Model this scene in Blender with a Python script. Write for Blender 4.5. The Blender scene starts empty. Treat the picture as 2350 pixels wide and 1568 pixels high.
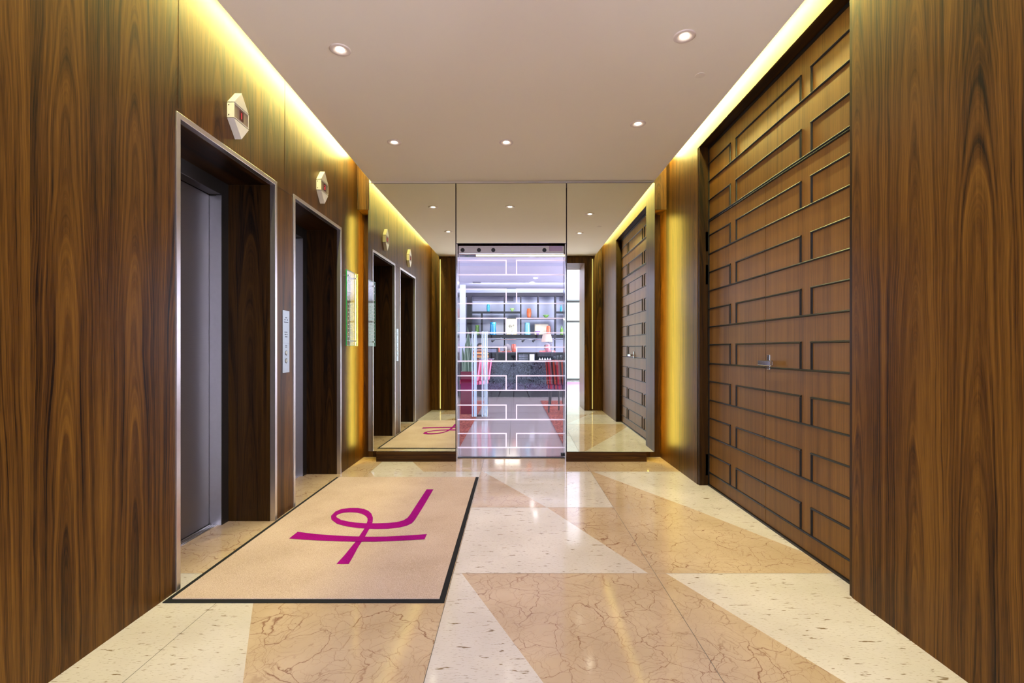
import bpy, math, random
from mathutils import Vector, Matrix
random.seed(7)
S = bpy.context.scene
C = S.collection
PI = math.pi

# ---------------------------------------------------------------- camera
CAMH = 1.08
F = 1110.0                      # focal length in pixels of the 2350 px wide frame
cam_d = bpy.data.cameras.new('camera'); cam = bpy.data.objects.new('camera', cam_d)
C.objects.link(cam)
cam.location = (0, 0, CAMH); cam.rotation_euler = (PI / 2, 0, 0)
cam_d.sensor_width = 36; cam_d.lens = F / 2350 * 36
cam_d.shift_x = -4 / 2350; cam_d.shift_y = 19 / 2350
cam_d.clip_start = 0.03; cam_d.clip_end = 100
S.camera = cam

# ---------------------------------------------------------------- view and world
S.view_settings.view_transform = 'Standard'
S.view_settings.look = 'None'
S.view_settings.exposure = 1.12
S.view_settings.gamma = 1.0
S.view_settings.use_curve_mapping = False
S.cycles.use_denoising = True
S.cycles.max_bounces = 10
S.cycles.glossy_bounces = 6
S.cycles.diffuse_bounces = 5
S.cycles.transparent_max_bounces = 16
S.cycles.sample_clamp_indirect = 4
S.cycles.caustics_reflective = True
S.cycles.caustics_refractive = False
W = bpy.data.worlds.new('sky'); S.world = W
W.use_nodes = True
W.node_tree.nodes['Background'].inputs['Color'].default_value = (0.72, 0.86, 1.0, 1)
W.node_tree.nodes['Background'].inputs['Strength'].default_value = 0.9

# light levels
COVE_E = 88.0
COVE_COL = (1.0, 0.94, 0.30)
AMBER_E = 32.0
SLIT_E = 0.8
AMBER_COL = (1.0, 0.72, 0.10)
DOWN_E = 20.0
DOWN_W = 29.0
DOWN_COL = (1.0, 0.92, 0.82)


def area_light(name, loc, rot, size, size_y, power, col):
    d = bpy.data.lights.new(name, 'AREA'); d.shape = 'RECTANGLE'
    d.size = size; d.size_y = size_y; d.energy = power; d.color = col
    o = bpy.data.objects.new(name, d); C.objects.link(o)
    o.location = loc; o.rotation_euler = rot
    return o


# added unseen fills in place of daylight; bar and lounge have no side windows
area_light('bar_fill_right', (4.4, 9.0, 1.5), (0, PI / 2, 0), 2.2, 5.0, 240, (0.92, 0.93, 1.0))
area_light('bar_fill_left', (-3.9, 8.5, 1.5), (0, -PI / 2, 0), 2.2, 4.0, 90, (0.92, 0.93, 1.0))
area_light('lounge_fill_left', (-3.9, -2.6, 1.3), (0, -PI / 2, 0), 2.2, 4.6, 420, (0.84, 0.90, 1.0))
area_light('lounge_fill_right', (3.9, -2.6, 1.3), (0, PI / 2, 0), 2.2, 4.6, 420, (0.84, 0.90, 1.0))
area_light('bar_wall_fill', (.75, 12.0, 2.66), (math.radians(62), 0, 0), 3.6, .25, 26, (0.92, 0.94, 1.0))  # fill added for the dark back wall, no washer fitting there

# ---------------------------------------------------------------- node helpers


class NT:
    def __init__(s, name):
        s.m = bpy.data.materials.new(name); s.m.use_nodes = True
        s.t = s.m.node_tree; s.t.nodes.clear()
        s.out = s.t.nodes.new('ShaderNodeOutputMaterial')

    def n(s, typ, **kw):
        nd = s.t.nodes.new(typ)
        for k, v in kw.items():
            if k in ('op',): nd.operation = v
            elif hasattr(nd, k): setattr(nd, k, v)
        return nd

    def l(s, a, b): s.t.links.new(a, b)

    def math(s, op, a, b=None, c=None, clamp=False):
        nd = s.t.nodes.new('ShaderNodeMath'); nd.operation = op; nd.use_clamp = clamp
        for i, x in enumerate((a, b, c)):
            if x is None: continue
            if isinstance(x, (int, float)): nd.inputs[i].default_value = x
            else: s.l(x, nd.inputs[i])
        return nd.outputs[0]

    def comb(s, x, y, z):
        nd = s.t.nodes.new('ShaderNodeCombineXYZ')
        for i, v in enumerate((x, y, z)):
            if isinstance(v, (int, float)): nd.inputs[i].default_value = v
            else: s.l(v, nd.inputs[i])
        return nd.outputs[0]

    def noise(s, vec, scale=1, detail=2, rough=0.5, dist=0.0, dim='3D'):
        nd = s.t.nodes.new('ShaderNodeTexNoise'); nd.noise_dimensions = dim
        if dim == '1D': s.l(vec, nd.inputs['W'])
        else: s.l(vec, nd.inputs['Vector'])
        nd.inputs['Scale'].default_value = scale; nd.inputs['Detail'].default_value = detail
        nd.inputs['Roughness'].default_value = rough; nd.inputs['Distortion'].default_value = dist
        return nd.outputs['Fac']

    def ramp(s, fac, stops, interp='LINEAR'):
        nd = s.t.nodes.new('ShaderNodeValToRGB'); cr = nd.color_ramp; cr.interpolation = interp
        while len(cr.elements) < len(stops): cr.elements.new(0.5)
        for e, (p, c) in zip(cr.elements, stops):
            e.position = p; e.color = (c[0], c[1], c[2], 1) if isinstance(c, (tuple, list)) else (c, c, c, 1)
        s.l(fac, nd.inputs[0])
        return nd.outputs[0]

    def mix(s, fac, a, b, mode='MIX'):
        nd = s.t.nodes.new('ShaderNodeMix'); nd.data_type = 'RGBA'; nd.blend_type = mode
        for sock, v in ((nd.inputs[0], fac), (nd.inputs[6], a), (nd.inputs[7], b)):
            if isinstance(v, (int, float)): sock.default_value = v
            elif isinstance(v, (tuple, list)): sock.default_value = (v[0], v[1], v[2], 1)
            else: s.l(v, sock)
        return nd.outputs[2]

    def pos(s):
        g = s.t.nodes.new('ShaderNodeNewGeometry')
        sp = s.t.nodes.new('ShaderNodeSeparateXYZ'); s.l(g.outputs['Position'], sp.inputs[0])
        return g.outputs['Position'], sp.outputs[0], sp.outputs[1], sp.outputs[2]

    def bump(s, h, strength=0.2, dist=0.001):
        nd = s.t.nodes.new('ShaderNodeBump'); nd.inputs['Strength'].default_value = strength
        nd.inputs['Distance'].default_value = dist; s.l(h, nd.inputs['Height'])
        return nd.outputs[0]

    def bsdf(s, col, rough=0.5, metal=0.0, spec=0.5, normal=None, coat=0.0, **kw):
        b = s.t.nodes.new('ShaderNodeBsdfPrincipled')
        if isinstance(col, (tuple, list)): b.inputs['Base Color'].default_value = (col[0], col[1], col[2], 1)
        else: s.l(col, b.inputs['Base Color'])
        if isinstance(rough, (int, float)): b.inputs['Roughness'].default_value = rough
        else: s.l(rough, b.inputs['Roughness'])
        b.inputs['Metallic'].default_value = metal
        b.inputs['Specular IOR Level'].default_value = spec
        b.inputs['Coat Weight'].default_value = coat
        b.inputs['Coat Roughness'].default_value = 0.15
        if normal is not None: s.l(normal, b.inputs['Normal'])
        s.l(b.outputs[0], s.out.inputs[0])
        return b


def srgb(r, g, b):
    f = lambda c: (c / 255 / 12.92) if c / 255 <= 0.04045 else ((c / 255 + 0.055) / 1.055) ** 2.4
    return (f(r), f(g), f(b))


def plain(name, col, rough=0.5, metal=0.0, spec=0.5, noise_amt=0.06, scale=40):
    t = NT(name)
    p, x, y, z = t.pos()
    nz = t.noise(p, scale, 3)
    k = t.math('MULTIPLY_ADD', nz, 2 * noise_amt, 1 - noise_amt)
    c = t.mix(1.0, col, t.comb(k, k, k), 'MULTIPLY')
    t.bsdf(c, rough, metal, spec)
    return t.m


def emit(name, col, strength):
    t = NT(name)
    e = t.n('ShaderNodeEmission'); e.inputs[0].default_value = (*col, 1); e.inputs[1].default_value = strength
    t.l(e.outputs[0], t.out.inputs[0])
    return t.m


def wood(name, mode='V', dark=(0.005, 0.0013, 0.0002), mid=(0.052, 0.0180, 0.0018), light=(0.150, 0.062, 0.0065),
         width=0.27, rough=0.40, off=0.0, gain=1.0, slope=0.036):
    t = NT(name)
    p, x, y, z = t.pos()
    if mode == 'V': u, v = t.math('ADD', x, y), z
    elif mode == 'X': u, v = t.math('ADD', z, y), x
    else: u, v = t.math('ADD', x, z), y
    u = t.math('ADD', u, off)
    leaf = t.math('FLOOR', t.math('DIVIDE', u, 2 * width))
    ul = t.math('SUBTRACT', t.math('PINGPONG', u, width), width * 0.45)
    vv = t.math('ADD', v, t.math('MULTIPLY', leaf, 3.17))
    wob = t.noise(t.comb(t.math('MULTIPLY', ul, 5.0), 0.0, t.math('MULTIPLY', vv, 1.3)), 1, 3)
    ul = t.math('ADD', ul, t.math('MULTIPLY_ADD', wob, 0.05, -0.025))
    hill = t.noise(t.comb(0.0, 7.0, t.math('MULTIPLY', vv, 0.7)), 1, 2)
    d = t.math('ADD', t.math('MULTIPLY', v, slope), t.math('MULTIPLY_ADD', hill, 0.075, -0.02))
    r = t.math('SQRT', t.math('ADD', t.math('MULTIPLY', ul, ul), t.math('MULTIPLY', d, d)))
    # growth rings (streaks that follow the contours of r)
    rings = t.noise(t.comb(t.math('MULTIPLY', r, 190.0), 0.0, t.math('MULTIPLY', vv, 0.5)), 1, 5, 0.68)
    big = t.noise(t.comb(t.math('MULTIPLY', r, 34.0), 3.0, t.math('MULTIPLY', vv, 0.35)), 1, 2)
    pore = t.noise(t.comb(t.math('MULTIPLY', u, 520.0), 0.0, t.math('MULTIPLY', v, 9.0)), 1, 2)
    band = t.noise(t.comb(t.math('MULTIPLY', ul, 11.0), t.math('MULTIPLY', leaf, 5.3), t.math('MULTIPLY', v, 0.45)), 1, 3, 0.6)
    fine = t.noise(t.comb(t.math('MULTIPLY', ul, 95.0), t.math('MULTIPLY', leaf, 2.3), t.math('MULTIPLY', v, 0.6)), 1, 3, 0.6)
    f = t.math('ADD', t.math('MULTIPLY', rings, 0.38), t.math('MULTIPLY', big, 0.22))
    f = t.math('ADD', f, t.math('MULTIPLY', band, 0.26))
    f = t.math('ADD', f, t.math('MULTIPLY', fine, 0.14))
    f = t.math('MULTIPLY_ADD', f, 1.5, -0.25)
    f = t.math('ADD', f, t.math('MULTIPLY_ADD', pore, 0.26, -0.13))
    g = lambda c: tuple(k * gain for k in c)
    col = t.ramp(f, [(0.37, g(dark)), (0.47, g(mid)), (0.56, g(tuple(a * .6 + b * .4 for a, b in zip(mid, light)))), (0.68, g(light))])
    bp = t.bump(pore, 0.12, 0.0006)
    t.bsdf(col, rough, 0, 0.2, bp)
    return t.m


M = {}
M['wood_wall'] = wood('walnut_veneer', 'V')
M['wood_wall_r'] = wood('walnut_veneer_right', 'V', off=0.11)
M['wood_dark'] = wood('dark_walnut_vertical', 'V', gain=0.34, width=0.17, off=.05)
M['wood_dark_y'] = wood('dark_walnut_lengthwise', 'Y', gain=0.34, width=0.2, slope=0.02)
M['wood_x'] = wood('walnut_crosswise', 'X', width=0.2, slope=0.015, gain=0.85)
M['wood_door'] = wood('fine_grain_door_veneer', 'V', dark=(0.080, 0.033, 0.0055), mid=(0.128, 0.055, 0.009), light=(0.18, 0.082, 0.014), width=3.0, slope=0.0, rough=0.42)
M['black_mould'] = plain('black_moulding', (0.006, 0.0055, 0.005), 0.4, spec=0.35)
M['steel'] = plain('satin_steel', (0.62, 0.58, 0.56), 0.32, 1.0)
M['steel_bright'] = plain('polished_steel', (0.75, 0.74, 0.74), 0.12, 1.0)
M['dark_metal'] = plain('dark_bronze_metal', (0.06, 0.05, 0.045), 0.35, 0.8)
M['jamb_steel'] = plain('pale_jamb_steel', (0.52, 0.53, 0.58), 0.30, 1.0)
M['black'] = plain('black_plastic', (0.012, 0.012, 0.013), 0.4)
M['white'] = plain('white_enamel', (0.72, 0.72, 0.75), 0.45)
M['joint'] = plain('dark_joint', (0.02, 0.01, 0.005), 0.8)
M['grey_text'] = plain('engraved_text', (0.06, 0.07, 0.09), 0.6)


def ceiling_mat(name, col):
    t = NT(name); p, x, y, z = t.pos()
    nz = t.noise(p, 220, 2); lo = t.noise(p, 1.2, 2)
    k = t.math('MULTIPLY_ADD', lo, 0.05, 0.975)
    t.bsdf(t.mix(1.0, col, t.comb(k, k, k), 'MULTIPLY'), 0.9, 0, 0.2, t.bump(nz, 0.15, 0.001))
    return t.m


M['ceiling'] = ceiling_mat('smooth_plaster_ceiling', (0.87, 0.81, 0.66))
M['cove_inside'] = ceiling_mat('cove_paint', (0.75, 0.70, 0.55))


def stone_light():
    t = NT('pale_limestone'); p, x, y, z = t.pos()
    base = t.ramp(t.noise(p, 3.0, 4), [(0.3, (0.56, 0.49, 0.385)), (0.7, (0.66, 0.59, 0.48))])
    rotv = t.comb(t.math('MULTIPLY', x, 14.0), t.math('MULTIPLY', y, 60.0), 0.0)
    fl = t.noise(rotv, 1.0, 3, 0.6, 0.3)
    fm = t.ramp(fl, [(0.625, 0.0), (0.68, 1.0)])
    fine = t.noise(t.comb(t.math('MULTIPLY', x, 60.0), t.math('MULTIPLY', y, 160.0), 3.0), 1.0, 2)
    fm2 = t.ramp(fine, [(0.57, 0.0), (0.72, 0.6)])
    c = t.mix(fm2, base, (0.40, 0.32, 0.22))
    c = t.mix(fm, c, (0.23, 0.16, 0.085))
    t.bsdf(c, 0.085, 0, 0.38)
    return t.m


def stone_beige():
    t = NT('veined_beige_marble'); p, x, y, z = t.pos()
    w1 = t.n('ShaderNodeTexNoise'); w1.inputs['Scale'].default_value = 5.0; w1.inputs['Detail'].default_value = 5
    t.l(p, w1.inputs['Vector'])
    vm = t.n('ShaderNodeVectorMath', operation='MULTIPLY_ADD')
    t.l(w1.outputs['Color'], vm.inputs[0]); vm.inputs[1].default_value = (0.22, 0.22, 0.0); t.l(p, vm.inputs[2])
    base = t.ramp(t.noise(p, 2.2, 4), [(0.3, (0.46, 0.325, 0.185)), (0.7, (0.58, 0.43, 0.265))])
    c = base
    for sc, th, colr, amt in ((7.0, 0.014, (0.20, 0.075, 0.035), 0.85), (15.0, 0.022, (0.26, 0.12, 0.06), 0.6), (31.0, 0.03, (0.30, 0.17, 0.09), 0.45)):
        v = t.n('ShaderNodeTexVoronoi', feature='DISTANCE_TO_EDGE'); v.inputs['Scale'].default_value = sc
        t.l(vm.outputs[0], v.inputs['Vector'])
        msk = t.ramp(v.outputs['Distance'], [(0.0, amt), (th, 0.0)])
        gate = t.ramp(t.noise(p, 3.1 + sc * .2, 3), [(0.36, 0.0), (0.52, 1.0)])
        c = t.mix(t.math('MULTIPLY', msk, gate), c, colr)
    t.bsdf(c, 0.085, 0, 0.38)
    return t.m


M['stone_light'] = stone_light()
M['stone_beige'] = stone_beige()
M['grout'] = plain('tile_joint', (0.10, 0.085, 0.06), 0.7)
M['grout_pale'] = plain('pale_tile_joint', (0.30, 0.24, 0.16), 0.7)


def tile_grey():
    t = NT('polished_grey_tile'); p, x, y, z = t.pos()
    c = t.ramp(t.noise(p, 2.5, 4), [(0.3, (0.58, 0.54, 0.52)), (0.7, (0.68, 0.64, 0.62))])
    t.bsdf(c, 0.08, 0, 0.5)
    return t.m


M['tile_grey'] = tile_grey()
M['tile_bar'] = plain('polished_greige_tile', (0.50, 0.42, 0.385), 0.1)


def pile(name, c1, c2, scale=260, bump=0.6):
    t = NT(name); p, x, y, z = t.pos()
    nz = t.noise(p, scale, 2, 0.7); lo = t.noise(p, 3.0, 3)
    f = t.math('ADD', t.math('MULTIPLY', nz, 0.75), t.math('MULTIPLY', lo, 0.25))
    t.bsdf(t.ramp(f, [(0.36, c1), (0.62, c2)]), 0.95, 0, 0.1, t.bump(nz, bump, 0.003))
    return t.m


M['mat_pile'] = pile('mat_pile', (0.38, 0.27, 0.185), (0.60, 0.46, 0.36))
M['logo_pile'] = pile('magenta_pile', (0.20, 0.0, 0.115), (0.33, 0.001, 0.19))
M['rubber'] = plain('black_rubber', (0.012, 0.012, 0.012), 0.8, spec=0.15)
M['red_carpet'] = pile('red_patterned_carpet', (0.10, 0.02, 0.02), (0.42, 0.12, 0.08), 30)
M['lilac_carpet'] = pile('lilac_carpet', (0.34, 0.15, 0.36), (0.50, 0.26, 0.52), 60)


def elevator_steel():
    t = NT('textured_elevator_steel'); p, x, y, z = t.pos()
    a = t.math('SINE', t.math('MULTIPLY', t.math('ADD', t.math('MULTIPLY', y, 1.0), t.math('MULTIPLY', z, 1.0)), 900.0))
    b = t.math('SINE', t.math('MULTIPLY', t.math('SUBTRACT', t.math('MULTIPLY', y, 1.0), t.math('MULTIPLY', z, 0.55)), 900.0))
    h = t.math('MULTIPLY', a, b)
    t.bsdf((0.22, 0.19, 0.185), 0.34, 0.9, 0.5, t.bump(h, 0.35, 0.001))
    return t.m


M['lift_steel'] = elevator_steel()


def mirror_mat():
    t = NT('mirror_silver')
    g = t.n('ShaderNodeBsdfGlossy'); g.inputs['Roughness'].default_value = 0.0
    g.inputs['Color'].default_value = (0.88, 0.90, 0.76, 1)
    t.l(g.outputs[0], t.out.inputs[0])
    return t.m


M['mirror'] = mirror_mat()


def thin_glass(name, tint, refl=1.0, base=0.0):
    t = NT(name)
    tr = t.n('ShaderNodeBsdfTransparent'); tr.inputs[0].default_value = (*tint, 1)
    gl = t.n('ShaderNodeBsdfGlossy'); gl.inputs['Roughness'].default_value = 0.0
    fr = t.n('ShaderNodeFresnel'); fr.inputs['IOR'].default_value = 1.5
    k = t.math('MULTIPLY_ADD', fr.outputs[0], refl, base, clamp=True)
    mx = t.n('ShaderNodeMixShader'); t.l(k, mx.inputs[0]); t.l(tr.outputs[0], mx.inputs[1]); t.l(gl.outputs[0], mx.inputs[2])
    t.l(mx.outputs[0], t.out.inputs[0])
    return t.m


M['door_glass'] = thin_glass('clear_door_glass', (0.95, 0.95, 1.0), 0.5)
M['sign_glass'] = thin_glass('clear_sign_glass', (0.97, 0.99, 0.97), 0.35)


def frost_mat():
    t = NT('frosted_band')
    tr = t.n('ShaderNodeBsdfTransparent')
    d = t.n('ShaderNodeBsdfDiffuse'); d.inputs[0].default_value = (0.80, 0.76, 0.80, 1)
    tl = t.n('ShaderNodeBsdfTranslucent'); tl.inputs[0].default_value = (0.85, 0.80, 0.85, 1)
    a = t.n('ShaderNodeAddShader'); t.l(d.outputs[0], a.inputs[0]); t.l(tl.outputs[0], a.inputs[1])
    mx = t.n('ShaderNodeMixShader'); mx.inputs[0].default_value = 0.36
    t.l(tr.outputs[0], mx.inputs[1]); t.l(a.outputs[0], mx.inputs[2])
    t.l(mx.outputs[0], t.out.inputs[0])
    return t.m


M['frost'] = frost_mat()


def coloured_glass(name, col):
    t = NT(name)
    b = t.bsdf(col, 0.08, 0, 0.6)
    b.inputs['Transmission Weight'].default_value = 0.35
    return t.m


for k, c in dict(teal=(0.02, 0.42, 0.55), blue=(0.02, 0.33, 0.62), skyb=(0.22, 0.62, 0.78), orange=(0.85, 0.13, 0.01),
                 green=(0.20, 0.48, 0.03), lime=(0.45, 0.75, 0.22), violet=(0.42, 0.22, 0.62), coral=(0.95, 0.18, 0.10), pinkg=(0.9, 0.3, 0.35)).items():
    M['g_' + k] = coloured_glass(k + '_glass', c)


def bar_stone():
    t = NT('dark_green_marble'); p, x, y, z = t.pos()
    n1 = t.noise(p, 9.0, 8, 0.7, 1.6)
    c = t.ramp(n1, [(0.44, (0.008, 0.010, 0.014)), (0.50, (0.10, 0.12, 0.15)), (0.53, (0.012, 0.016, 0.022)), (0.62, (0.05, 0.06, 0.08)), (0.66, (0.01, 0.01, 0.016))])
    t.bsdf(c, 0.15, 0, 0.6)
    return t.m


M['bar_stone'] = bar_stone()
M['bar_wall'] = plain('pale_grey_blue_paint', (0.50, 0.54, 0.66), 0.6)
M['bar_ceiling'] = plain('bar_ceiling_paint', (0.52, 0.53, 0.66), 0.8)
M['bar_frame'] = plain('black_brown_shelf_wood', (0.008, 0.006, 0.007), 0.5, spec=0.2)
M['grille'] = plain('grey_grille', (0.16, 0.15, 0.2), 0.5)
M['magenta_pot'] = plain('wine_red_lacquer', (0.20, 0.003, 0.035), 0.15)
M['leaf'] = plain('dark_green_leaf', (0.03, 0.09, 0.035), 0.45, noise_amt=0.5, scale=30)
M['soil'] = plain('soil', (0.03, 0.02, 0.015), 0.9)
M['cream'] = plain('cream_paper', (0.85, 0.80, 0.55), 0.7)
M['shade'] = plain('beige_lamp_shade', (0.85, 0.66, 0.48), 0.8)
M['teal_leather'] = plain('dark_teal_leather', (0.005, 0.05, 0.07), 0.4)
M['skin'] = plain('skin', (0.55, 0.30, 0.20), 0.6)
M['hair_dark'] = plain('dark_hair', (0.03, 0.022, 0.02), 0.7)
M['hair_grey'] = plain('grey_hair', (0.32, 0.28, 0.28), 0.7)
M['red_cloth'] = plain('red_cloth', (0.55, 0.01, 0.05), 0.85)
M['pink_cloth'] = plain('coral_pink_cloth', (0.75, 0.16, 0.18), 0.85)
M['dark_cloth'] = plain('dark_trousers', (0.03, 0.03, 0.04), 0.85)
M['rod_glass'] = plain('pale_blue_rod', (0.62, 0.78, 0.90), 0.15, spec=0.8)
M['fabric_white'] = plain('white_wall_paint', (0.72, 0.74, 0.78), 0.7)


def stripes(name, cols, freq, axis='Z'):
    t = NT(name)
    tc = t.n('ShaderNodeTexCoord'); sp = t.n('ShaderNodeSeparateXYZ'); t.l(tc.outputs['Object'], sp.inputs[0])
    c = sp.outputs['XYZ'.index(axis)]
    f = t.math('FRACT', t.math('MULTIPLY', c, freq))
    st = []
    for i, cc in enumerate(cols): st.append((i / len(cols), cc))
    t.bsdf(t.ramp(f, st, 'CONSTANT'), 0.8, 0, 0.3)
    return t.m


M['stripe_cloth'] = stripes('orange_striped_cloth', [(0.75, 0.22, 0.04), (0.08, 0.03, 0.03), (0.8, 0.5, 0.2)], 11)
M['stripe_seat'] = stripes('red_striped_upholstery', [(0.10, 0.012, 0.012), (0.42, 0.05, 0.02), (0.03, 0.01, 0.012), (0.25, 0.08, 0.09), (0.45, 0.02, 0.03)], 6.5, 'X')
M['pink_stripe'] = stripes('pink_striped_upholstery', [(0.45, 0.05, 0.12), (0.7, 0.25, 0.4), (0.2, 0.02, 0.05)], 9, 'X')

# ---------------------------------------------------------------- mesh helpers


class MB:
    def __init__(s): s.v = []; s.f = []; s.mi = []

    def add(s, vs, fs, mi=0):
        b = len(s.v); s.v += [tuple(v) for v in vs]
        for f in fs: s.f.append([b + i for i in f]); s.mi.append(mi)
        return s

    def box(s, x0, x1, y0, y1, z0, z1, mi=0):
        if x0 > x1: x0, x1 = x1, x0
        if y0 > y1: y0, y1 = y1, y0
        vs = [(x0, y0, z0), (x1, y0, z0), (x1, y1, z0), (x0, y1, z0), (x0, y0, z1), (x1, y0, z1), (x1, y1, z1), (x0, y1, z1)]
        return s.add(vs, [(0, 3, 2, 1), (4, 5, 6, 7), (0, 1, 5, 4), (1, 2, 6, 5), (2, 3, 7, 6), (3, 0, 4, 7)], mi)

    def prism(s, poly, z0, z1, mi=0):           # poly in XY, ccw
        n = len(poly)
        vs = [(x, y, z0) for x, y in poly] + [(x, y, z1) for x, y in poly]
        fs = [tuple(range(n - 1, -1, -1)), tuple(range(n, 2 * n))] + [(i, (i + 1) % n, n + (i + 1) % n, n + i) for i in range(n)]
        return s.add(vs, fs, mi)

    def lathe(s, prof, c=(0, 0, 0), n=24, mi=0, cap=True):
        vs = []; fs = []
        for r, z in prof:
            for k in range(n):
                a = 2 * PI * k / n; vs.append((c[0] + r * math.cos(a), c[1] + r * math.sin(a), c[2] + z))
        for j in range(len(prof) - 1):
            for k in range(n):
                k2 = (k + 1) % n
                fs.append((j * n + k, j * n + k2, (j + 1) * n + k2, (j + 1) * n + k))
        if cap:
            if prof[0][0] > 1e-6: fs.append(tuple(range(n - 1, -1, -1)))
            if prof[-1][0] > 1e-6: fs.append(tuple((len(prof) - 1) * n + k for k in range(n)))
        return s.add(vs, fs, mi)

    def tube(s, p0, p1, r0, r1=None, n=10, mi=0):
        if r1 is None: r1 = r0
        p0 = Vector(p0); p1 = Vector(p1); d = (p1 - p0).normalized()
        a = d.orthogonal().normalized(); b = d.cross(a)
        vs = []
        for p, r in ((p0, r0), (p1, r1)):
            for k in range(n):
                t = 2 * PI * k / n; vs.append(p + a * math.cos(t) * r + b * math.sin(t) * r)
        fs = [(k, (k + 1) % n, n + (k + 1) % n, n + k) for k in range(n)] + [tuple(range(n - 1, -1, -1)), tuple(range(n, 2 * n))]
        return s.add(vs, fs, mi)

    def build(s, name, mats, parent=None, loc=None, bevel=0.0, smooth=False, kind=None, segs=2):
        me = bpy.data.meshes.new(name)
        me.from_pydata([tuple(v) for v in s.v], [], s.f); me.update()
        if not isinstance(mats, (list, tuple)): mats = [mats]
        for m in mats: me.materials.append(m)
        for p, i in zip(me.polygons, s.mi): p.material_index = i
        if smooth:
            for p in me.polygons: p.use_smooth = True
        o = bpy.data.objects.new(name, me); C.objects.link(o)
        if loc: o.location = loc
        if parent is not None: o.parent = parent
        if bevel:
            b = o.modifiers.new('bevel', 'BEVEL'); b.width = bevel; b.segments = segs; b.limit_method = 'ANGLE'
        if kind: o['kind'] = kind
        return o


def box(x0, x1, y0, y1, z0, z1): return MB().box(x0, x1, y0, y1, z0, z1)


def tag(o, label=None, cat=None, group=None, kind=None):
    if label: o['label'] = label
    if cat: o['category'] = cat
    if group: o['group'] = group
    if kind: o['kind'] = kind
    return o


def thing(name, label, cat, loc=(0, 0, 0), rz=0, group=None, kind=None):
    o = bpy.data.objects.new(name, None); C.objects.link(o); o.location = loc; o.rotation_euler = (0, 0, rz)
    o.empty_display_size = 0.05
    return tag(o, label, cat, group, kind)


def copy_tree(o, parent=None):
    c = o.copy(); C.objects.link(c)
    if parent is not None: c.parent = parent
    for ch in [x for x in list(bpy.data.objects) if x.parent == o]: copy_tree(ch, c)
    return c


# ---------------------------------------------------------------- main dimensions
XL, XR = -1.509, 1.473            # side walls
CL, CR = -1.383, 1.357            # edges of the ceiling board (cove slots beyond)
CZ = 2.71                         # ceiling height
TOP = 3.02                        # top of the cove slots
YR = 0.84                         # rear wall face
YM = 4.665                        # mirror plane
YB = 4.87                         # wall behind the mirrors
XD = 1.556                        # face of the double door
E1 = (2.157, 3.074); E2 = (3.306, 4.225); EZ = 2.147     # elevator frames
D0, D1, DZ = 2.105, 3.878, 2.694  # double door opening


def fx(px, py): return (px - 1179) / (py - 803) * CAMH, F * CAMH / (py - 803)


# ---------------------------------------------------------------- floor with inlaid triangles
def clip(poly, inside, cross):
    out = []
    for i in range(len(poly)):
        a, b = poly[i], poly[(i + 1) % len(poly)]
        ia, ib = inside(a), inside(b)
        if ia: out.append(a)
        if ia != ib: out.append(cross(a, b))
    return out


def split(poly, p, q):
    """the parts of poly left and right of the line p->q"""
    def side(a): return (q[0] - p[0]) * (a[1] - p[1]) - (q[1] - p[1]) * (a[0] - p[0])

    def cross(a, b):
        sa, sb = side(a), side(b); t = sa / (sa - sb); return (a[0] + (b[0] - a[0]) * t, a[1] + (b[1] - a[1]) * t)
    return clip(poly, lambda a: side(a) >= 0, cross), clip(poly, lambda a: side(a) < 0, cross)


JX = [-1.98, -1.268, -0.292, 0.682, 1.62]
JY = [0.14, 0.385, 1.36, 2.335, 3.31, 4.285, 4.85]
# for each cell: x of the diagonal at the near and far edge of the tile, and which side is pale
DG = {
    (1, 2): (-0.78, -1.24, 'L'), (1, 3): (-0.33, -0.75, 'L'), (1, 4): (-0.80, -1.268, 'R'), (1, 5): (-0.80, -1.06, 'L'),
    (2, 2): (0.19, -0.25, 'L'), (2, 3): (0.65, 0.228, 'L'), (2, 4): (0.228, -0.27, 'R'),
    (3, 2): (1.17, 0.735, 'R'), (3, 3): (1.66, 1.20, 'R'), (3, 4): (1.20, 0.70, 'R'),
    (1, 1): (-0.35, -0.78, 'R'), (2, 1): (0.62, 0.19, 'R'), (3, 1): (1.62, 1.17, 'L'),
}
fl = MB()
for i in range(4):
    for j in range(6):
        x0, x1, y0, y1 = JX[i], JX[i + 1], JY[j], JY[j + 1]
        cell = [(x0, y0), (x1, y0), (x1, y1), (x0, y1)]
        if (i, j) in DG:
            xn, xf, sd = DG[(i, j)]
            a, b = split(cell, (xn, y0), (xf, y1))
            for poly, left in ((a, True), (b, False)):
                if len(poly) > 2: fl.add([(x, y, 0) for x, y in poly], [tuple(range(len(poly)))], 0 if left == (sd == 'L') else 1)
        else:
            fl.add([(x, y, 0) for x, y in cell], [(0, 1, 2, 3)], 0 if (i == 0 and j in (1, 2)) or (j == 0) else 1)
fl.box(JX[0], JX[4], JY[0], JY[6], -0.06, -0.0008, 1)
G = 0.0011
for x in JX[1:4]: fl.add([(x - G, JY[0], .0004), (x + G, JY[0], .0004), (x + G, JY[6], .0004), (x - G, JY[6], .0004)], [(0, 1, 2, 3)], 2)
for y in JY[1:6]: fl.add([(JX[0], y - G, .0004), (JX[4], y - G, .0004), (JX[4], y + G, .0004), (JX[0], y + G, .0004)], [(0, 1, 2, 3)], 3)
o = fl.build('floor', [M['stone_light'], M['stone_beige'], M['grout'], M['grout_pale']], kind='structure')
tag(o, 'polished lobby floor inlaid with pale and beige stone triangles', 'floor')

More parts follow.
